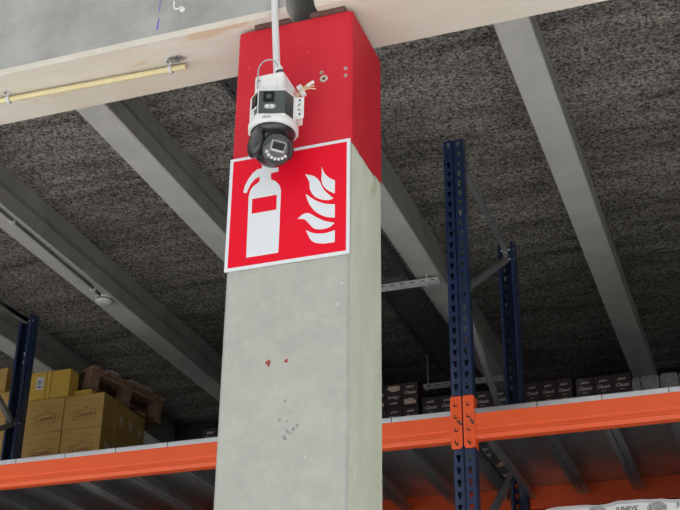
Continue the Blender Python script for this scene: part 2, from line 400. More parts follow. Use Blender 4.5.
# ------------------------------------------------------------------ yellow conduit on the soffit
CDZ = GZ-.0215
def cy(x): return 3.162+(x+1.72)*.034
cond = thing('yellow_conduit', 'pale yellow conduit clipped along the underside of the girder', 'conduit', (-1.72, cy(-1.72), CDZ))
pipe = MB(); pipe.tube([(-5.2, cy(-5.2), CDZ), (-3, cy(-3), CDZ), (-1.728, cy(-1.728), CDZ)], .0105, 14); pipe.build('pipe', 'conduit', cond)
for x in (-1.785, -2.43, -3.1, -3.75, -4.4):
    b = MB(); pts = [(x, cy(x)+.0135*math.cos(a), CDZ+.0135*math.sin(a)) for a in [math.pi*(-1.25+i*.75/6*2) for i in range(7)]]
    for i in range(6):
        p, q = pts[i], pts[i+1]
        b.add([(x-.006, p[1], p[2]), (x+.006, p[1], p[2]), (x+.006, q[1], q[2]), (x-.006, q[1], q[2]),
               (x-.006, p[1]*1+(p[1]-cy(x))*.2, p[2]+(p[2]-CDZ)*.2), (x+.006, p[1]+(p[1]-cy(x))*.2, p[2]+(p[2]-CDZ)*.2),
               (x+.006, q[1]+(q[1]-cy(x))*.2, q[2]+(q[2]-CDZ)*.2), (x-.006, q[1]+(q[1]-cy(x))*.2, q[2]+(q[2]-CDZ)*.2)],
              [(0, 1, 2, 3), (4, 5, 6, 7), (0, 4, 7, 3), (1, 5, 6, 2), (0, 1, 5, 4), (3, 2, 6, 7)])
    b.box(x-.008, x+.008, cy(x)-.035, cy(x)-.010, GZ-.006, GZ-.0005)
    cl = b.build('clip', 'whitish', cond)
    s_ = MB(); s_.T = Matrix.Translation((x, cy(x)-.026, GZ-.012)); s_.lathe([(.004, 0), (.005, .003), (.005, .006)], 8); s_.build('screw', 'dullsteel', cl)
tw = MB(); rnd = random.Random(11)
for k in range(5):
    pts = []; c = Vector((-1.765+rnd.uniform(-.02, .02), cy(-1.76)-.035, GZ-.010))
    for i in range(12):
        a = i*.9+k; pts.append(c+Vector((.014*math.cos(a)+.002*i, .011*math.sin(a*1.3), .006*math.sin(a*.7+k))))
    tw.tube([tuple(p) for p in pts], .0013, 5)
tw.tube([(-1.742, cy(-1.74)-.028, GZ-.008), (-1.725, cy(-1.74)-.036, GZ-.012), (-1.712, cy(-1.74)-.030, GZ-.010)], .0018, 5)
tag(tw.build('tie_wire', 'dullsteel', None, (-1.765, cy(-1.76)-.035, GZ-.02)), 'small grey tangle of tie wire at the conduit end under the girder', 'wire')

# hook on the girder face
hk = thing('cable_hook', 'small white plastic hook screwed to the girder face', 'hook', (-1.675, GF, 2.67))
b = MB(); b.T = Matrix.Translation((-1.675, GF, 2.675)) @ Matrix.Rotation(math.pi/2, 4, 'X'); b.lathe([(.011, 0), (.011, .004), (.007, .007), (.006, .014)], 14); b.build('base', 'white', hk)
MB().tube([(-1.675, GF-.012, 2.675), (-1.676, GF-.020, 2.668), (-1.684, GF-.022, 2.663), (-1.694, GF-.022, 2.668), (-1.698, GF-.022, 2.682), (-1.698, GF-.022, 2.700)], .0032, 8).build('arm', 'white', hk)

# ------------------------------------------------------------------ security camera on the column
KX, KY = -1.298, 2.962
kz0 = 2.064
cm = thing('security_camera', 'white and black security camera with a swivelling ball, on the red column', 'camera', (KX, CY0-.002, 2.12))
RY = Matrix.Translation((KX, KY, 0)) @ Matrix.Rotation(math.radians(17), 4, 'Z')
# wall bracket box
bx_ = MB(); bx_.box(KX-.050, KX+.046, KY-.045, CY0-.002, 2.165, 2.262, c=.005); brk = bx_.build('bracket', 'white', cm)
b = MB(); b.prism([(KX-.03, 2.19), (KX+.03, 2.19), (KX+.022, 2.232), (KX-.022, 2.232)], 1, KY-.050, KY-.044); b.build('cover_plate', 'white', brk)
b = MB(); b.T = Matrix.Translation((KX-.036, KY-.045, 2.24)) @ Matrix.Rotation(math.pi/2, 4, 'X'); b.lathe([(.004, 0), (.004, .002)], 10); b.build('screw', 'dullsteel', brk)
MB().box(KX+.0462, KX+.0475, KY-.02, KY+.02, 2.18, 2.245).build('rating_label', 'sign_white', brk)
# housing: faceted shell, widening to a round collar
hexa = [(-.042, -.074), (.042, -.074), (.071, -.028), (.074, .050), (-.074, .050), (-.071, -.028)]
b = MB(); b.T = RY
lev = [(2.084, 1.0), (2.176, 1.0), (2.186, .93), (2.190, .70)]
v = [(x*s_, y*s_, z) for z, s_ in lev for x, y in hexa]; f = []
for k in range(3):
    for i in range(6): f.append((k*6+i, k*6+(i+1) % 6, (k+1)*6+(i+1) % 6, (k+1)*6+i))
f += [(5, 4, 3, 2, 1, 0), tuple(18+i for i in range(6))]
b.add(v, f)
hs = b.build('housing', 'white', cm)
b = MB(); b.T = RY @ Matrix.Translation((0, -.002, 0)); b.lathe([(.071, kz0), (.0765, kz0+.002), (.0775, kz0+.022), (.074, kz0+.026), (.060, kz0+.03)], 40); b.build('collar', 'white', cm)
def facet(i, u0, u1, z0, z1, off, th, name, mt, parent, r=0.0):
    """panel on facet i of the housing: u from 0 to 1 along the facet"""
    a, q = Vector((*hexa[i], 0)), Vector((*hexa[(i+1) % 6], 0)); d = q-a; nrm = Vector((d.y, -d.x, 0)).normalized()
    bb = MB(); bb.T = RY
    P = lambda u, z, o: tuple(a+d*u+nrm*o+Vector((0, 0, z)))
    if r > 0:
        zs = (z1-z0); L = d.length; ru = r/L
        ring = []
        for cu, cz, a0 in ((u1-ru, z1-r, 0), (u0+ru, z1-r, 90), (u0+ru, z0+r, 180), (u1-ru, z0+r, 270)):
            for k in range(4):
                t = math.radians(a0+30*k); ring.append((cu+ru*math.cos(t), cz+r*math.sin(t)))
    else: ring = [(u0, z0), (u1, z0), (u1, z1), (u0, z1)]
    n = len(ring)
    bb.add([P(u, z, off) for u, z in ring]+[P(u, z, off+th) for u, z in ring], [tuple(range(n)), tuple(range(2*n-1, n-1, -1))]+[(k, (k+1) % n, (k+1) % n+n, k+n) for k in range(n)])
    return bb.build(name, mt, parent)
fp = facet(0, .03, 1.0, 2.092, 2.174, -.001, .0025, 'front_panel', 'panel', cm)
facet(0, .20, .60, 2.134, 2.168, .001, .004, 'lens_window', 'lens', fp, .003)
facet(0, .30, .50, 2.142, 2.160, .004, .0018, 'lens', 'panel', fp, .0088)
fl = facet(0, .24, .66, 2.108, 2.124, .001, .002, 'light_bar', 'greycable', fp, .0078)
facet(0, .28, .42, 2.110, 2.122, .002, .0025, 'led', 'led', fl, .0055)
facet(0, .46, .60, 2.110, 2.122, .002, .0025, 'led', 'led', fl, .0055)
facet(1, .0, .72, 2.092, 2.172, -.001, .0025, 'side_glass', 'panel', cm)
sp = facet(5, .25, .97, 2.095, 2.172, -.001, .002, 'side_panel', 'panel', cm, .003)
facet(5, .36, .86, 2.128, 2.164, .001, .003, 'lens_window', 'lens', sp, .003)
facet(5, .30, .90, 2.114, 2.121, .001, .002, 'trim_strip', 'white', sp)
facet(5, .26, .62, 2.094, 2.110, .001, .002, 'corner_trim', 'white', sp)
tm = text_mesh('logo', 'alhua', .013, 'greytext')
o = link('logo', tm, cm, cm['_b']); o.location = RY @ Vector((-.012, -.081, kz0+.012))-Vector(cm['_b']); o.rotation_euler = (0, 0, math.radians(17-9))
# hinge plate on the side, with holes
hp = MB(); HXa, HXb = KX+.068, KX+.098
hp.box(HXa, HXb, KY+.000, KY+.008, 2.106, 2.184, c=.003); hp.box(HXa-.006, HXa+.010, KY-.004, KY+.05, 2.110, 2.180, c=.002)
hpo = hp.build('hinge_plate', 'white', cm)
for zz in (2.170, 2.120):
    b = MB(); b.T = Matrix.Translation((HXb-.012, KY+.0004, zz)) @ Matrix.Rotation(math.pi/2, 4, 'X'); b.lathe([(.0035, 0), (.0035, .0012)], 10); b.build('screw', 'dark', hpo)
for a0, zz in ((-.7, 2.154), (.7, 2.136)):
    b = MB(); b.T = Matrix.Translation((HXb-.014, KY-.0002, zz)) @ Matrix.Rotation(a0, 4, 'Y'); b.box(-.006, .006, -.0006, .0008, -.0012, .0012); b.build('slot', 'dark', hpo)
# pan base, yoke and ball
b = MB(); b.T = RY; b.lathe([(.030, kz0-.022), (.055, kz0-.018), (.068, kz0-.006), (.070, kz0+.001)], 40); b.build('pan_base', 'black', cm)
BZ = 2.013; PAN = Matrix.Translation((KX, KY, BZ)) @ Matrix.Rotation(math.radians(46), 4, 'Z')
yk = MB(); yk.T = PAN
for sx in (-1, 1):
    yk.T = PAN @ Matrix.Translation((sx*.050, 0, .0)) @ Matrix.Rotation(sx*math.pi/2, 4, 'Y')
    k_ = 1.0 if sx < 0 else .62
    yk.lathe([(.046*k_, 0), (.044*k_, .012*k_), (.034*k_, .020*k_), (.012*k_, .023*k_)], 28)
    yk.T = PAN; yk.box(sx*.055-.010*k_, sx*.055+.010*k_, -.036*k_, .036*k_, .0, kz0-BZ-.004, c=.004)
yk.build('yoke', 'black', cm)
ball = MB(); TLT = PAN @ Matrix.Rotation(math.radians(90+33), 4, 'X')      # local +z looks out of the ball
ball.T = TLT
prof = [(.001, -.060)]+[(.060*math.sin(t), -.060*math.cos(t)) for t in [math.pi*i/18 for i in range(1, 14)]]+[(.0475, .040), (.0465, .043)]
ball.lathe(prof, 36); bo = ball.build('ball', 'black', cm)
b = MB(); b.T = TLT; b.lathe([(.045, .0425), (.043, .0455), (.030, .0465)], 36); fc = b.build('face_plate', 'panel', cm)
b = MB(); b.T = TLT; b.box(-.024, .024, -.008, .026, .045, .0495, c=.002); b.build('window_frame', 'greycable', fc)
b = MB(); b.T = TLT; b.box(-.019, .019, .000, .022, .0485, .0515, c=.001); b.build('lens_window', 'lens', fc)
b = MB(); b.T = TLT; b.box(-.019, .019, -.0055, -.001, .0485, .0515, c=.001); b.build('trim_strip', 'whitish', fc)
for k in range(7):
    a = math.radians(-90+(k-3)*19); b = MB(); b.T = TLT @ Matrix.Translation((.036*math.cos(a), .033*math.sin(a)+.004, .0455)); b.lathe([(.0055, 0), (.005, .002), (.003, .0035)], 10); b.build('led', 'led', fc)
# riser pipe, cable loop, plug and loose wires
px = -1.315
tag(MB().tube([(px+.010, GF-.0125, 2.2645), (px-.012, GF-.0125, 2.60), (px-.026, GF-.0125, 3.30)], .0115, 14).build('riser_pipe', 'whitish', None, (px, GF-.0125, 2.2645)),
    'thin pale grey riser pipe coming down the girder onto the camera bracket', 'pipe')
lp = thing('camera_cable', 'grey cable looping over the camera bracket into a white plug', 'cable', (KX, KY-.03, 2.262))
pts = []
for i in range(15):
    t = i/14; a = math.pi*(1-t)
    pts.append((KX-.006+.028*math.cos(a)+.004*t, KY-.056+.016*t, 2.276+.036*math.sin(a)))
pts = [(KX-.034, KY-.056, 2.205), (KX-.0355, KY-.056, 2.23)]+pts
MB().tube(pts, .0024, 8).build('lead', 'greycable', lp)
b = MB(); b.T = Matrix.Translation((KX+.028, KY-.030, 2.2685)) @ Matrix.Rotation(-.25, 4, 'Y'); b.lathe([(.010, -.0), (.012, .004), (.012, .018), (.008, .026), (.008, .040), (.005, .046)], 14); b.build('plug', 'white', lp)
b = MB(); b.T = Matrix.Translation((KX+.028, KY-.030, 2.2685)) @ Matrix.Rotation(-.25, 4, 'Y'); b.lathe([(.0125, .0), (.0125, .0035)], 14); b.build('gasket', 'black', lp)
wt = thing('wire_terminal', 'loose cream wires with a white terminal block beside the camera bracket', 'terminal', (KX+.07, CY0-.03, 2.22))
T = Matrix.Translation((KX+.070, CY0-.050, 2.243)) @ Matrix.Rotation(math.radians(-24), 4, 'Y')
b = MB(); b.T = T; b.box(-.008, .008, -.006, .006, -.026, -.002, c=.002); b.build('block', 'white', wt)
b = MB(); b.T = T; b.box(-.010, .008, -.006, .006, .001, .020, c=.002); b.build('block', 'white', wt)
for k, (dx, dz) in enumerate(((0, 0), (.004, -.006), (-.002, .005))):
    MB().tube([(KX+.0525, CY0-.05, 2.212+dz*.5), (KX+.060, CY0-.054+.003*k, 2.226+dz), (KX+.074+dx, CY0-.056, 2.243+dz), (KX+.090+dx, CY0-.040, 2.258+dz), (KX+.106+dx, CY0-.03, 2.264+2*dz)], .0022, 6).build('wire', 'yellowwire', wt)
b = MB(); b.tube([(KX+.086, CY0-.047, 2.256), (KX+.099, CY0-.040, 2.270), (KX+.105, CY0-.036, 2.276)], .0055, 8); b.build('connector', 'white', wt)

# ------------------------------------------------------------------ racking
ZT, ZB = 1.697, 1.592                   # top and bottom of the shelf beams
FX = [-4.005, -1.139, 1.782]             # frame centres
FY, RYB = 4.604, 5.712                  # outer faces of front and rear uprights
UPTOP = 2.995
def upright_mesh(name, z0, z1):
    """omega section, outer face at y=0 looking to -y, 92 mm wide, slots in two rows"""
    b = MB(); hw = .019; n = int(round((z1-z0)/.05))
    hole = [(-.0085, .013), (.0085, .013), (.0085, .002), (.0045, -.006), (.0045, -.015), (-.0045, -.015), (-.0045, -.006), (-.0085, .002)]
    outer = [(-hw, .025), (hw, .025), (hw, .002), (hw, -.006), (hw, -.025), (-hw, -.025), (-hw, -.006), (-hw, .002)]
    for xc in (-.023, .023):
        for k in range(n):
            zc = z1-.025-.05*k
            v = [(xc+x, 0, zc+z) for x, z in outer]+[(xc+x, 0, zc+z) for x, z in hole]
            b.add(v, [(i, (i+1) % 8, (i+1) % 8+8, i+8) for i in range(8)])
    zb = z1-.05*n
    def strip(p, q): b.add([(p[0], p[1], zb), (q[0], q[1], zb), (q[0], q[1], z1), (p[0], p[1], z1)], [(0, 1, 2, 3)])
    for path in ([(-.004, 0), (-.004, .009), (.004, .009), (.004, 0)],):
        for i in range(3): strip(path[i], path[i+1])
    for s_ in (-1, 1):
        path = [(s_*.042, 0), (s_*.045, .004), (s_*.045, .040), (s_*.040, .046), (s_*.040, .070), (s_*.026, .070)]
        for i in range(5): strip(path[i], path[i+1])
    me = b.mesh(name, 'blue')
    return me
UM = upright_mesh('upright', FLOORZ, UPTOP)
UMS = upright_mesh('upright', FLOORZ, ZT-.01)
def frame(x, label, fy, ry, top, um, nodes, group=None):
    fr = thing('rack_frame', label, 'rack frame', (x, (fy+ry)/2, FLOORZ), group)
    for y, rot in ((fy, 0), (ry, math.pi)):
        o = link('upright', um, fr, fr['_b']); o.location = (0, y-fr['_b'][1], -FLOORZ); o.rotation_euler = (0, 0, rot)
        md = o.modifiers.new('sheet', 'SOLIDIFY'); md.thickness = .0022; md.offset = 0
        b = MB(); b.box(x-.07, x+.07, y-.03*(1 if rot == 0 else -1)-.06, y+.06-.03*(1 if rot == 0 else -1), FLOORZ, FLOORZ+.006); b.build('foot_plate', 'blue', fr)
    y0, y1 = fy+.058, ry-.058
    prev = None
    for k, (side, z) in enumerate(nodes):
        p = (x, y0 if side == 'f' else y1, z)
        if prev:
            br = MB().bar((prev[0], prev[1], prev[2]), p, .024, .028).build('brace', 'dullsteel', fr)
        b = MB(); b.tube([(x-.043, p[1], z), (x+.043, p[1], z)], .0055, 8); b.build('bolt', 'steel', fr)
        prev = p
    return fr
lac = [('f', 2.955), ('r', 2.955), ('r', 2.90), ('f', 2.27), ('r', 1.80), ('f', 1.17), ('r', .70), ('f', .07), ('r', -.40), ('f', -1.03), ('r', -1.45)]
lacL = [('f', 2.955), ('r', 2.955), ('f', 2.90), ('r', 2.32), ('f', 1.78), ('r', 1.20), ('f', .66), ('r', .03), ('f', -.50), ('r', -1.13), ('f', -1.45)]
# the doubled first step in the list is the end of one brace and the start of the next
frame(FX[1], 'blue slotted rack frame with grey braces beside the concrete column', FY, RYB, UPTOP, UM, lac)
frame(FX[0], 'blue slotted rack frame in front of the yellow cartons', FY, RYB, UPTOP, UM, lacL)
frame(FX[2], 'blue slotted rack frame at the end of the bay with the white film load', FY, RYB, UPTOP, UM, lac)

def beam_profile(y, s_, z0, z1):
    """closed section in y,z; s_=1 shows its face to -y"""
    h = z1-z0
    pr = [(0, 1.0), (0, .44), (.003, .40), (.003, .30), (-.001, .27), (-.001, .19), (-.003, .155), (.005, 0), (.043, 0), (.043, 1.0)]
    return [(y+s_*a, z0+h*t) for a, t in pr]
def beam(x0, x1, y, s_, z1, label, detail=True, group=None):
    z0 = z1-.105
    bm_ = thing('rack_beam', label, 'beam', ((x0+x1)/2, y, z0), group)
    MB().prism(beam_profile(y, s_, z0, z1), 0, x0+.046, x1-.046).build('rail', 'orange', bm_)
    for xe, d in ((x0, 1), (x1, -1)):
        a, c = sorted((xe+d*.003, xe+d*.049)); yo = y-s_*.0045
        b = MB()
        y0_, y1_ = sorted((yo, yo+s_*.004))
        k0, k1 = z1-.141, z1+.079
        # front plate with cut corners, and the wing along the side of the upright
        lo_, hi_ = a, c
        b.prism([(lo_, k0+.012), (lo_+.008, k0), (hi_-.008, k0), (hi_, k0+.012), (hi_, k1-.004), (hi_-.004, k1), (lo_+.004, k1), (lo_, k1-.004)], 1, y0_, y1_)
        w0, w1 = (c-.004, c) if d > 0 else (a, a+.004)
        y0_, y1_ = sorted((yo+s_*.003, yo+s_*.055))
        b.box(w0, w1, y0_, y1_, k0+.003, k1-.003)
        cn = b.build('connector', 'orange', bm_)
        if detail:
            xm = (a+c)/2
            for zz in (k1-.035, k1-.085, k1-.140, k1-.190):
                h = MB(); yy = sorted((yo-s_*.0015, yo+s_*.001)); h.box(xm-.008, xm+.006, yy[0], yy[1], zz-.009, zz+.006)
                ho = h.build('hook_slot', 'dark', cn)
                h = MB(); yy = sorted((yo-s_*.004, yo+s_*.001)); h.box(xm-.004, xm+.008, yy[0], yy[1], zz-.004, zz+.009, c=.001); h.build('hook', 'orange', ho)
            for zz, dx in ((k1-.104, .006), (k0+.016, .002)):
                h = MB(); h.T = Matrix.Translation((xm+dx, yo, zz)) @ Matrix.Rotation(s_*math.pi/2, 4, 'X'); h.lathe([(.004, -.001), (.004, .0012)], 10); h.build('pin_hole', 'dark', cn)
            h = MB(); h.T = Matrix.Translation((xm+.013, yo, k1-.112)) @ Matrix.Rotation(s_*math.pi/2, 4, 'X') @ Matrix.Rotation(.5, 4, 'Z'); h.box(-.005, .005, -.011, .011, -.001, .003); h.build('locking_pin', 'rust', cn)
    return bm_
LOW = .13
beam(FX[0], FX[1], 4.600, 1, ZT, 'orange front shelf beam running behind the column towards the yellow cartons')
beam(FX[1], FX[2], 4.600, 1, ZT, 'orange front shelf beam over the white film load')
beam(FX[0], FX[1], 5.715, -1, ZT, 'orange rear shelf beam behind the column, under the deck', False)
beam(FX[1], FX[2], 5.715, -1, ZT, 'orange rear shelf beam behind the white film load', False)
for x0, x1, nm in ((FX[1], FX[2], 'carrying the printed film load'), (FX[0], FX[1], 'behind the column')):
    beam(x0, x1, 4.600, 1, LOW, 'orange lower shelf beam in front, '+nm, False)
    beam(x0, x1, 5.715, -1, LOW, 'orange lower shelf beam at the back, '+nm, False)

# deck panels: folded steel trays lying side by side on the beams
PW, DT = .254, .022
def deck_parts():
    b = MB(); h = PW/2-.0016
    b.box(-h, h, 0, 1.105, 0, .004)                                   # underside sheet
    b.box(-h, h, 0, .004, .004, DT); b.box(-h, h, 1.101, 1.105, .004, DT); b.box(-h, h, 0, 1.105, DT-.003, DT)
    sheet = b.mesh('sheet', 'deck')
    fl_ = []
    for s_ in (-1, 1):
        b = MB(); a, c = sorted((s_*h, s_*(h-.003))); b.box(a, c, .052, 1.053, -.058, -.0005)
        a, c = sorted((s_*h, s_*(h-.026))); b.box(a, c, .052, 1.053, -.060, -.057)
        a, c = sorted((s_*(h-.023), s_*(h-.026))); b.box(a, c, .052, 1.053, -.057, -.045)
        fl_.append(b.mesh('flange', 'deck'))
    return sheet, fl_
SHEET, FLG = deck_parts()
def panel_at(x, y, z, label, group):
    p = thing('deck_panel', label, 'shelf panel', (x, y, z), group)
    link('sheet', SHEET, p, p['_b'])
    for f_ in FLG: link('flange', f_, p, p['_b'])
for k in range(11):
    if k < 10: panel_at(-1.185-PW*(k+.5), 4.603, ZT+.0006, 'grey steel deck panel on the beams in the bay behind the column', 'deck panels behind the column')
    panel_at(-1.092+PW*(k+.5), 4.603, ZT+.0006, 'grey steel deck panel over the white film load', 'deck panels over the film load')
    if k < 10: panel_at(-1.185-PW*(k+.5), 4.603, LOW+.0006, 'grey steel deck panel of the lower level behind the column', 'lower deck panels behind the column')
    panel_at(-1.092+PW*(k+.5), 4.603, LOW+.0006, 'grey steel deck panel underneath the white film load', 'deck panels under the film load')

# second row of racking, back to back with the first, no higher than its deck
BY0, BY1 = 5.815, 6.93
sl = [('f', 1.60), ('r', 1.60), ('f', 1.05), ('r', .5), ('f', -.05), ('r', -.6), ('f', -1.15)]
for x, nm in zip([-6.98]+FX, ('beyond the yellow cartons', 'under the yellow cartons', 'under the dark brown boxes', 'under the grey packs')):
    frame(x, 'low blue rack frame of the back row, ' + nm, BY0+.004, BY1-.003, ZT, UMS, sl)
for x0, x1, nm in ((-6.98, FX[0], 'under the far end of the yellow cartons'), (FX[0], FX[1], 'between yellow cartons and dark boxes'), (FX[1], FX[2], 'under the row of grey packs')):
    beam(x0, x1, BY0, 1, ZT, 'orange front beam of the back row ' + nm, False)
    beam(x0, x1, BY1, -1, ZT, 'orange rear beam of the back row ' + nm, False)
for k in range(11):
    if k < 10: panel_at(-1.185-PW*(k+.5), BY0+.003, ZT+.0006, 'grey steel deck panel of the back row under boxes and cartons', 'deck panels of the back row')
    if k < 6: panel_at(-1.092+PW*(k+.5), BY0+.003, ZT+.0006, 'grey steel deck panel of the back row under boxes and grey packs', 'deck panels of the back row by the packs')
    if k < 3: panel_at(-4.052-PW*(k+.5), BY0+.003, ZT+.0006, 'grey steel deck panel of the back row beyond the blue frame', 'deck panels of the back row beyond the frame')
DK = ZT+DT+.0012                         # top of the decks

# ------------------------------------------------------------------ dark brown boxes
PY = 5.90
def brown_box_meshes(wd, ht, dp):
    b = MB(); b.box(-wd/2+.0006, wd/2-.0006, 0, dp, .0006, ht-.0006, c=.0015); body = b.mesh('carton', 'choc')
    t1 = text_mesh('brand_lettering', 'plaisir', wd*.19, 'script', .25, offset=.0003)
    t2 = text_mesh('script_lettering', 'Classic', wd*.26, 'script', .35, offset=.0003)
    t3 = text_mesh('small_lettering', 'biscuit', wd*.10, 'script')
    poly = [(wd*.36*math.cos(t)*(1 if math.sin(t) > 0 else .95), ht*.16*math.sin(t)) for t in [math.pi*i/10 for i in range(11)]]
    b = MB(); b.prism(poly, 1, -.0008, .0004); pic = b.mesh('picture', 'picture')
    b = MB(); b.prism([(-wd*.36, -ht*.12), (wd*.36, -ht*.12), (wd*.38, -.1*ht+ht*.10), (wd*.1, ht*.12), (-wd*.38, ht*.08)], 1, -.0008, .0004); pic2 = b.mesh('picture', 'picture2')
    return body, t1, t2, t3, pic, pic2, wd, ht
def brown_box(ms, x, y, z, label, group, flip=False, cake=False, parts=True):
    body, t1, t2, t3, pic, pic2, wd, ht = ms
    bx = thing('biscuit_box', label, 'box', (x, y, z), group)
    link('carton', body, bx, bx['_b'])
    if parts:
        items = [('brand_lettering', t1, .82), ('script_lettering', t2, .60), ('small_lettering', t3, .45), ('picture', pic, .16)]
        if cake: items = [('brand_lettering', t1, .82), ('script_lettering', t2, .58), ('picture', pic2, .22)]
        for nm, me, t in items:
            o = link(nm, me, bx, bx['_b'])
            if flip: o.location = (0, -.0004, ht*(1-t)); o.rotation_euler = (0, math.pi, 0)
            else: o.location = (0, -.0004, ht*t)
    return bx
mA = brown_box_meshes(.088, .134, .12)
for c in range(14):
    for r in range(4):
        brown_box(mA, -1.695-.0885*(c+.5), PY+rnd.uniform(0, .004), DK+.134*r, 'small dark brown box with white script in the pile half hidden by the column', 'dark boxes piled behind the column', parts=(r == 3))
for c in range(4):
    brown_box(mA, -1.697-.0885*(c+.5), PY+.002, DK+.134*4+.0005, ('dark brown box with a cake picture, last in the top row, towards the blue frame', 'dark brown box standing upside down in the top row, cake picture uppermost', 'dark brown box in the top row, half hidden by the column edge', 'dark brown box standing upside down in the top row behind the column')[c], 'dark boxes on top of the pile', flip=(c % 2 == 1), cake=True)
mB = brown_box_meshes(.0915, .1435, .12)
for c in range(5):
    for r in range(4):
        brown_box(mB, -1.218-.0918*(c+.5), PY+rnd.uniform(0, .004), DK+.1437*r, 'dark brown box with white script in the pile behind the braced blue frame', 'dark boxes behind the blue frame')
mC = brown_box_meshes(.081, .1470, .12)
mD = brown_box_meshes(.0915, .1455, .12)
for c in range(3):
    for r in range(4):
        brown_box(mC, -1.135+.0812*(c+.5), PY+.001, DK+.1472*r, 'narrow dark brown box in the three columns next to the blue frame', 'narrow dark boxes by the blue frame', parts=(r >= 2))
        brown_box(mD, -.873+.0917*(c+.5), PY+.001, DK+.1457*r, 'dark brown box with white script in the three columns next to the grey packs', 'dark boxes by the grey packs', parts=(r >= 2))

# grey wrapped packs
def pack_mesh(wd, ht):
    b = MB(); n = 8; prof = []
    rr = .022
    for cx, cz, a0 in ((wd/2-rr, ht-rr, 0), (-wd/2+rr, ht-rr, 90), (-wd/2+rr*.4, rr*.4, 180), (wd/2-rr*.4, rr*.4, 270)):
        q = rr if cz > ht/2 else rr*.4
        for k in range(4):
            a = math.radians(a0+30*k); prof.append((cx+q*math.cos(a), cz+q*math.sin(a)))
    lev = [(.0, .90), (.012, 1.0), (.13, 1.0), (.142, .9)]; m_ = len(prof)
    v = [((x)*s_, y, ht/2+(z-ht/2)*s_) for y, s_ in lev for x, z in prof]; f = []
    for k in range(3):
        for i in range(m_): f.append((k*m_+i, k*m_+(i+1) % m_, (k+1)*m_+(i+1) % m_, (k+1)*m_+i))
    f += [tuple(range(m_)), tuple(range(4*m_-1, 3*m_-1, -1))]
    b.add(v, f, 0, True)
    return b.mesh('wrapped_pack', 'pack')
pm, pn = pack_mesh(.090, .141), pack_mesh(.042, .139)
for r in range(4):
    tag(link('wrapped_pack', pn, None, (-.5765, PY+.004, DK+.141*r)), 'slim grey film wrapped pack against the dark boxes', 'pack', 'slim grey packs')
    for c in range(5):
        tag(link('wrapped_pack', pm, None, (-.509+.0925*c, PY+.004, DK+.1413*r)), 'rounded grey film wrapped pack stacked beyond the dark brown boxes', 'pack', 'grey packs in the back row')

# ------------------------------------------------------------------ yellow cartons
CRT = {}
def carton_at(x0, x1, y0, y1, z0, z1, label, group, front=True, side=0, mt='carton', sticker=False, tape=False):
    bx = thing('carton', label, 'carton', ((x0+x1)/2, y0, z0), group)
    MB().box(x0+.0012, x1-.0012, y0+.001, y1-.001, z0+.0006, z1-.0012, c=.0025).build('box_body', mt, bx)
    wd, ht = x1-x0, z1-z0; xm = (x0+x1)/2
    if front:
        key = 'logo'
        if key not in CRT:
            CRT['t'] = text_mesh('logo_lettering', 'Castello', .036, 'cartonink', .2, offset=.0004)
            b = MB()
            ring = smooth_poly([(-.072, -.030), (.070, -.026), (.074, .022), (.040, .026), (.010, .050), (-.020, .030), (-.072, .024)], 3, (0, 1, 2, 3, 4, 5, 6))
            n = len(ring); v = [(x, -.0008, z) for x, z in ring]+[(x*.955, -.0008, z*.93) for x, z in ring]
            v += [(x, .0004, z) for x, z in ring]+[(x*.955, .0004, z*.93) for x, z in ring]
            b.add(v, [(i, (i+1) % n, (i+1) % n+n, i+n) for i in range(n)]+[(i+2*n, (i+1) % n+2*n, (i+1) % n+3*n, i+3*n) for i in range(n)]+[(i, (i+1) % n, (i+1) % n+2*n, i+2*n) for i in range(n)])
            CRT['r'] = b.mesh('logo_frame', 'cartonink'); CRT['logo'] = 1
        for nm, me in (('logo_lettering', CRT['t']), ('logo_frame', CRT['r'])):
            o = link(nm, me, bx, bx['_b']); o.location = (.01, .0004, ht*.40); o.rotation_euler = (0, math.radians(-1.5), 0)
    for k in range(side):
        ym = y0+(y1-y0)*(k+.5)/side; b = MB(); zc = z0+ht*.5
        b.prism([(ym-.026, zc+.030), (ym-.018, zc-.004), (ym-.004, zc-.016), (ym-.004, zc-.030), (ym-.016, zc-.036), (ym+.016, zc-.036), (ym+.004, zc-.030), (ym+.004, zc-.016), (ym+.018, zc-.004), (ym+.026, zc+.030), (ym+.012, zc+.030), (ym+.006, zc+.004), (ym-.006, zc+.004), (ym-.012, zc+.030)], 0, x1-.0015, x1-.0004)
        b.build('handling_symbol', 'cartonpale', bx)
    if sticker:
        s_ = MB().box(xm-.020, xm+.026, y0-.0006, y0+.002, z0+ht*.36, z0+ht*.80).build('sticker', 'sign_white', bx)
        for i in range(9):
            x = xm-.012+.0034*i; MB().box(x, x+.0012+.0009*(i % 3 == 0), y0-.001, y0, z0+ht*.52, z0+ht*.70).build('printed_bar', 'blackink', s_)
        MB().box(xm-.012, xm+.018, y0-.001, y0, z0+ht*.42, z0+ht*.47).build('printed_bar', 'blackink', s_)
    if tape:
        MB().box(x1-.030, x1-.027, y0-.0004, y0+.002, z0+.004, z1-.004).build('flap_edge', 'seam', bx)
    return bx
CX = -3.579; RH = .2086
for r in range(4):
    nm = ('bottom', 'second', 'third', 'top')[r]
    z0 = DK+RH*r
    side = 1 if r in (2, 3) else 0
    carton_at(CX-.262, CX, PY, PY+.155, z0, z0+RH, 'wrapped carton with red frame logo at the free corner of the pile, %s layer' % nm, 'logo cartons', side=1 if r == 2 else 0)
    carton_at(CX-.526, CX-.264, PY, PY+.155, z0, z0+RH, 'wrapped carton with red frame logo beside the blue frame, %s layer' % nm, 'logo cartons')
    carton_at(CX-.40, CX, PY+.157, PY+.505, z0, z0+RH, 'long brown carton with pale handling symbols on its side, %s layer' % nm, 'side cartons', front=False, side=3)
ZC = DK+RH*4+.0005
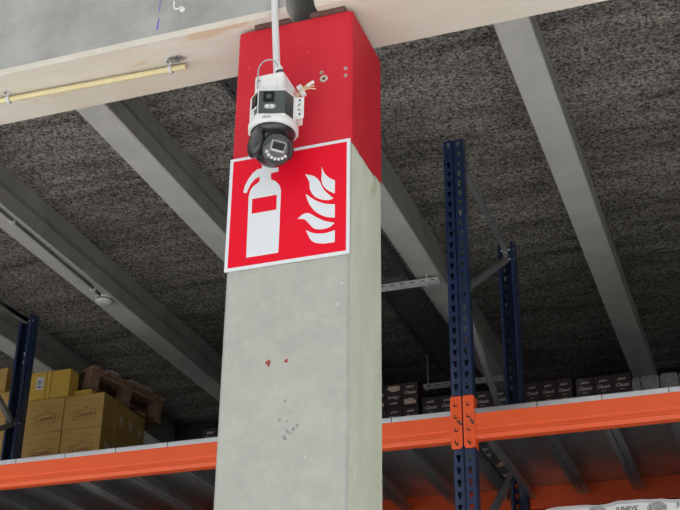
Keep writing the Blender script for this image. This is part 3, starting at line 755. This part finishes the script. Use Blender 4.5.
carton_at(-4.105, -3.952, PY-.004, PY+.092, ZC, ZC+.176, 'yellow carton with a white barcode sticker on top of the logo cartons', 'small yellow cartons', front=False, mt='carton2', sticker=True, tape=True)
carton_at(-3.950, -3.822, PY-.004, PY+.094, ZC, ZC+.174, 'plain yellow carton on top of the logo cartons, next to the barcode sticker', 'small yellow cartons', front=False, mt='carton2')
carton_at(-3.818, -3.700, PY+.048, PY+.130, ZC, ZC+.050, 'flat yellow carton under the raised end of the wooden pallet', 'small yellow cartons', front=False, mt='carton2')
for r in range(4):
    z0 = DK+.230*r
    carton_at(-4.52, -4.215, PY+.01, PY+.31, z0, z0+.230, 'plain carton beyond the blue frame, %s in its stack' % ('lowest', 'second', 'third', 'fourth')[r], 'cartons beyond the frame', front=False)
carton_at(-4.56, -4.275, PY+.01, PY+.30, DK+.9205, DK+1.075, 'smaller plain carton lying on the stack beyond the blue frame', 'cartons beyond the frame', front=False)

# wooden pallet lying tilted on the cartons
pl = thing('wooden_pallet', 'old wooden pallet lying tilted on top of the yellow cartons', 'pallet', (-3.725, 5.985, ZC+.062))
ang = -math.atan2(.196, .418); L_, W_ = .56, .50
tilt = -math.atan2(.058, .45)
PT = Matrix.Translation((-3.752, 6.000, ZC+.0665)) @ Matrix.Rotation(ang, 4, 'Z') @ Matrix.Rotation(tilt, 4, 'X') @ Matrix.Diagonal((1, 1, 1.2, 1))
# local: y along the near edge, x to the left is negative, z up
rnd = random.Random(21)
def pbox(x0, x1, y0, y1, z0, z1, name):
    b = MB(); b.T = PT; b.box(x0, x1, y0, y1, z0, z1, c=.002); return b.build(name, 'wood', pl)
for k in range(9):
    y0 = k*.0625; pbox(-W_+rnd.uniform(-.01, .01), rnd.uniform(-.008, .004), y0, y0+.050, .122, .142, 'deck_board')
    if k % 2 == 0: pbox(-W_, rnd.uniform(-.008, .004), y0, y0+.056, .0, .018, 'base_board')
for xx in (-W_+.02, -W_/2-.03, -.085):
    pbox(xx, xx+.07, 0, .55, .104, .1215, 'stringer')
    for y0 in (.0, .24, .48): pbox(xx, xx+.07, y0, y0+.07, .0185, .1035, 'block')
fm = MB(); fm.T = PT
def crumple(b, cx, cy_, cz, rx, ry, rz, seed):
    rr = random.Random(seed); n = 12; m_ = 7; v = []; f = []
    for i in range(m_+1):
        t = math.pi*.5*i/m_
        for k in range(n):
            a = 2*math.pi*k/n; q = 1+rr.uniform(-.28, .28)
            v.append((cx+rx*q*math.cos(a)*math.cos(t), cy_+ry*q*math.sin(a)*math.cos(t), cz+rz*math.sin(t)*(1+rr.uniform(-.3, .2))*(1 if i else 0)))
    for i in range(m_):
        for k in range(n): f.append((i*n+k, i*n+(k+1) % n, (i+1)*n+(k+1) % n, (i+1)*n+k))
    f.append(tuple(range(n)))
    b.add(v, f)
crumple(fm, -.07, .17, .1425, .055, .07, .040, 2); crumple(fm, -.06, .34, .1425, .05, .09, .034, 4); crumple(fm, -.04, .42, .1425, .035, .05, .03, 6)
tag(fm.build('plastic_film', 'pack', None, (-3.70, 6.2, ZC+.2)), 'crumpled grey plastic film lying on the wooden pallet', 'film')

# ------------------------------------------------------------------ white film wrapped load on the lower level
def film_load(fx0, fx1, fy0, fz0, fz1, label, seed):
    ld = thing('film_wrapped_load', label, 'wrapped load', ((fx0+fx1)/2, fy0, fz0))
    b = MB(); nx = 60; rnd = random.Random(seed); v = []; f = []
    prof = [(0, fz0), (0, fz1-.05), (0, fz1-.02), (.012, fz1-.003), (.05, fz1), (.37, fz1+.004), (.70, fz1), (.745, fz1-.02), (.745, fz0)]
    np_ = len(prof)
    for i in range(nx+1):
        x = fx0+(fx1-fx0)*i/nx; wv = .006*math.sin(i*.9)+rnd.uniform(-.004, .004)+.008*math.sin(i*.23)
        for j, (dy, z) in enumerate(prof):
            v.append((x, fy0+dy+(rnd.uniform(-.002, .002) if 2 < j < 7 else 0), z+(wv if 2 <= j <= 6 else 0)))
    for i in range(nx):
        for j in range(np_):
            k = (j+1) % np_; f.append((i*np_+j, (i+1)*np_+j, (i+1)*np_+k, i*np_+k))
    f += [tuple(range(np_)), tuple(nx*np_+j for j in range(np_-1, -1, -1))]
    b.add(v, f, 0, False); b.build('film', 'whitefilm', ld)
    return ld
fy0, fz0, fz1 = 4.755, LOW+DT+.0015, 1.336
ld = film_load(-.86, 1.55, fy0, fz0, fz1, 'load wrapped in white printed film under the orange beams', 9)
film_load(-3.80, -1.35, fy0, fz0, 1.30, 'unseen film load added to block light, on the lower level behind the column', 10)  # this load and the next four are unseen, added to darken the depth
film_load(-.92, 1.55, fy0, FLOORZ+.0005, -.12, 'unseen film load added to block light, on the floor below the printed one', 11)
film_load(-3.80, -1.35, fy0, FLOORZ+.0005, -.12, 'unseen film load added to block light, on the floor behind the column', 12)
film_load(-3.80, -1.35, BY0+.12, FLOORZ+.0005, 1.25, 'tall unseen film load added to block light, on the floor under the back row, behind the column', 13)
film_load(-.92, 1.55, BY0+.12, FLOORZ+.0005, 1.25, 'tall unseen film load added to block light, on the floor under the back row, by the printed load', 14)
tj = text_mesh('printed_lettering', "JUNEVE'", .024, 'blackink', 0, offset=.0003)
for i in range(7):
    x = -.435+.225*(i-1)
    o = link('printed_lettering', tj, ld, ld['_b']); o.location = (x-.11-ld['_b'][0]+.0, -.0008, fz1-.030-fz0)
    b = MB(); ov = [(x+.038*math.cos(t), fz1-.034+.022*math.sin(t)) for t in [2*math.pi*k/20 for k in range(20)]]
    b.prism(ov, 1, fy0-.0012, fy0+.0005); em = b.build('printed_emblem', 'greyink', ld)

# ------------------------------------------------------------------ smoke detector and its conduit under a rib
dx, dy = -3.752, 6.062
sd = thing('smoke_detector', 'round white smoke detector fixed under a ceiling rib', 'detector', (dx, dy, RIB))
for nm, prof, mt in (('base', [(.056, -.012), (.058, -.010), (.058, -.0008)], 'white'), ('vent_ring', [(.046, -.020), (.048, -.012)], 'dark'), ('cover', [(.020, -.044), (.040, -.040), (.052, -.030), (.054, -.022), (.050, -.0195)], 'white')):
    b = MB(); b.T = Matrix.Translation((dx, dy, RIB)); b.lathe(prof, 32); b.build(nm, mt, sd)
dc = thing('detector_conduit', 'thin grey conduit clipped under a ceiling rib, leading to the detector', 'conduit', (-3.72, 5, RIB))
MB().tube([(-3.700, GB+.02, RIB-.012), (-3.715, 4.8, RIB-.012), (-3.728, 5.85, RIB-.012), (-3.738, 5.985, RIB-.014)], .0095, 10).build('pipe', 'dullsteel', dc)
for yy in (4.2, 5.0, 5.9):
    x = -3.700-.0135*(yy-3.32)/1.1
    MB().box(x-.020, x+.014, yy-.010, yy+.010, RIB-.026, RIB-.0006, c=.003).build('clip', 'whitish', dc)

# ------------------------------------------------------------------ perforated cable tray on struts, beside a rib
TZ, TX0, TX1 = 3.215, -2.085, -1.868
tr = thing('cable_tray', 'dark perforated steel cable tray running along a ceiling rib', 'cable tray', ((TX0+TX1)/2, 8, TZ))
b = MB(); ys, ye = GB+.03, BW-.1; n = int((ye-ys)/.062)
cols_ = 4; cw = (TX1-TX0)/cols_
for i in range(n):
    y0 = ys+i*.062
    for c in range(cols_):
        a, d = TX0+c*cw, TX0+(c+1)*cw; off = .0
        ho = [(a+cw*.36, y0+.012), (a+cw*.64, y0+.012), (a+cw*.64, y0+.050), (a+cw*.36, y0+.050)]
        ou = [(a, y0), (d, y0), (d, y0+.062), (a, y0+.062)]
        b.add([(x, y, TZ) for x, y in ou+ho], [(k, (k+1) % 4, (k+1) % 4+4, k+4) for k in range(4)])
ye = ys+n*.062
fl_ = b.build('tray_floor', 'traysteel', tr); md = fl_.modifiers.new('sheet', 'SOLIDIFY'); md.thickness = .0015; md.offset = 1
for x in (TX0, TX1): MB().box(x-.001, x+.001, ys, ye, TZ, TZ+.05).build('side_wall', 'traysteel', tr)
for j, yy in enumerate((6.37, 8.02)):
    st = thing('tray_strut', ('zinc strut under the cable tray, above the racking next to the column', 'zinc strut under the cable tray deep behind the blue rack frame')[j], 'strut', (-1.95, yy, TZ-.032))
    MB().box(-2.26, -1.69, yy-.020, yy-.0175, TZ-.032, TZ-.0025).box(-2.26, -1.69, yy+.0175, yy+.020, TZ-.032, TZ-.0025).box(-2.26, -1.69, yy-.0175, yy+.0175, TZ-.005, TZ-.0025).build('channel', 'steel', st)
    for k in range(9):
        x = -2.235+.062*k
        MB().box(x, x+.028, yy-.0212, yy-.0195, TZ-.020, TZ-.015).build('slot', 'dark', st)
    MB().tube([(-2.23, yy, TZ-.05), (-2.23, yy, SLAB)], .005, 8).build('threaded_rod', 'steel', st)
    MB().tube([(-1.765, yy, TZ-.05), (-1.765, yy, RIB+.02)], .005, 8).build('threaded_rod', 'steel', st)

for o in bpy.data.objects:
    if '_b' in o: del o['_b']
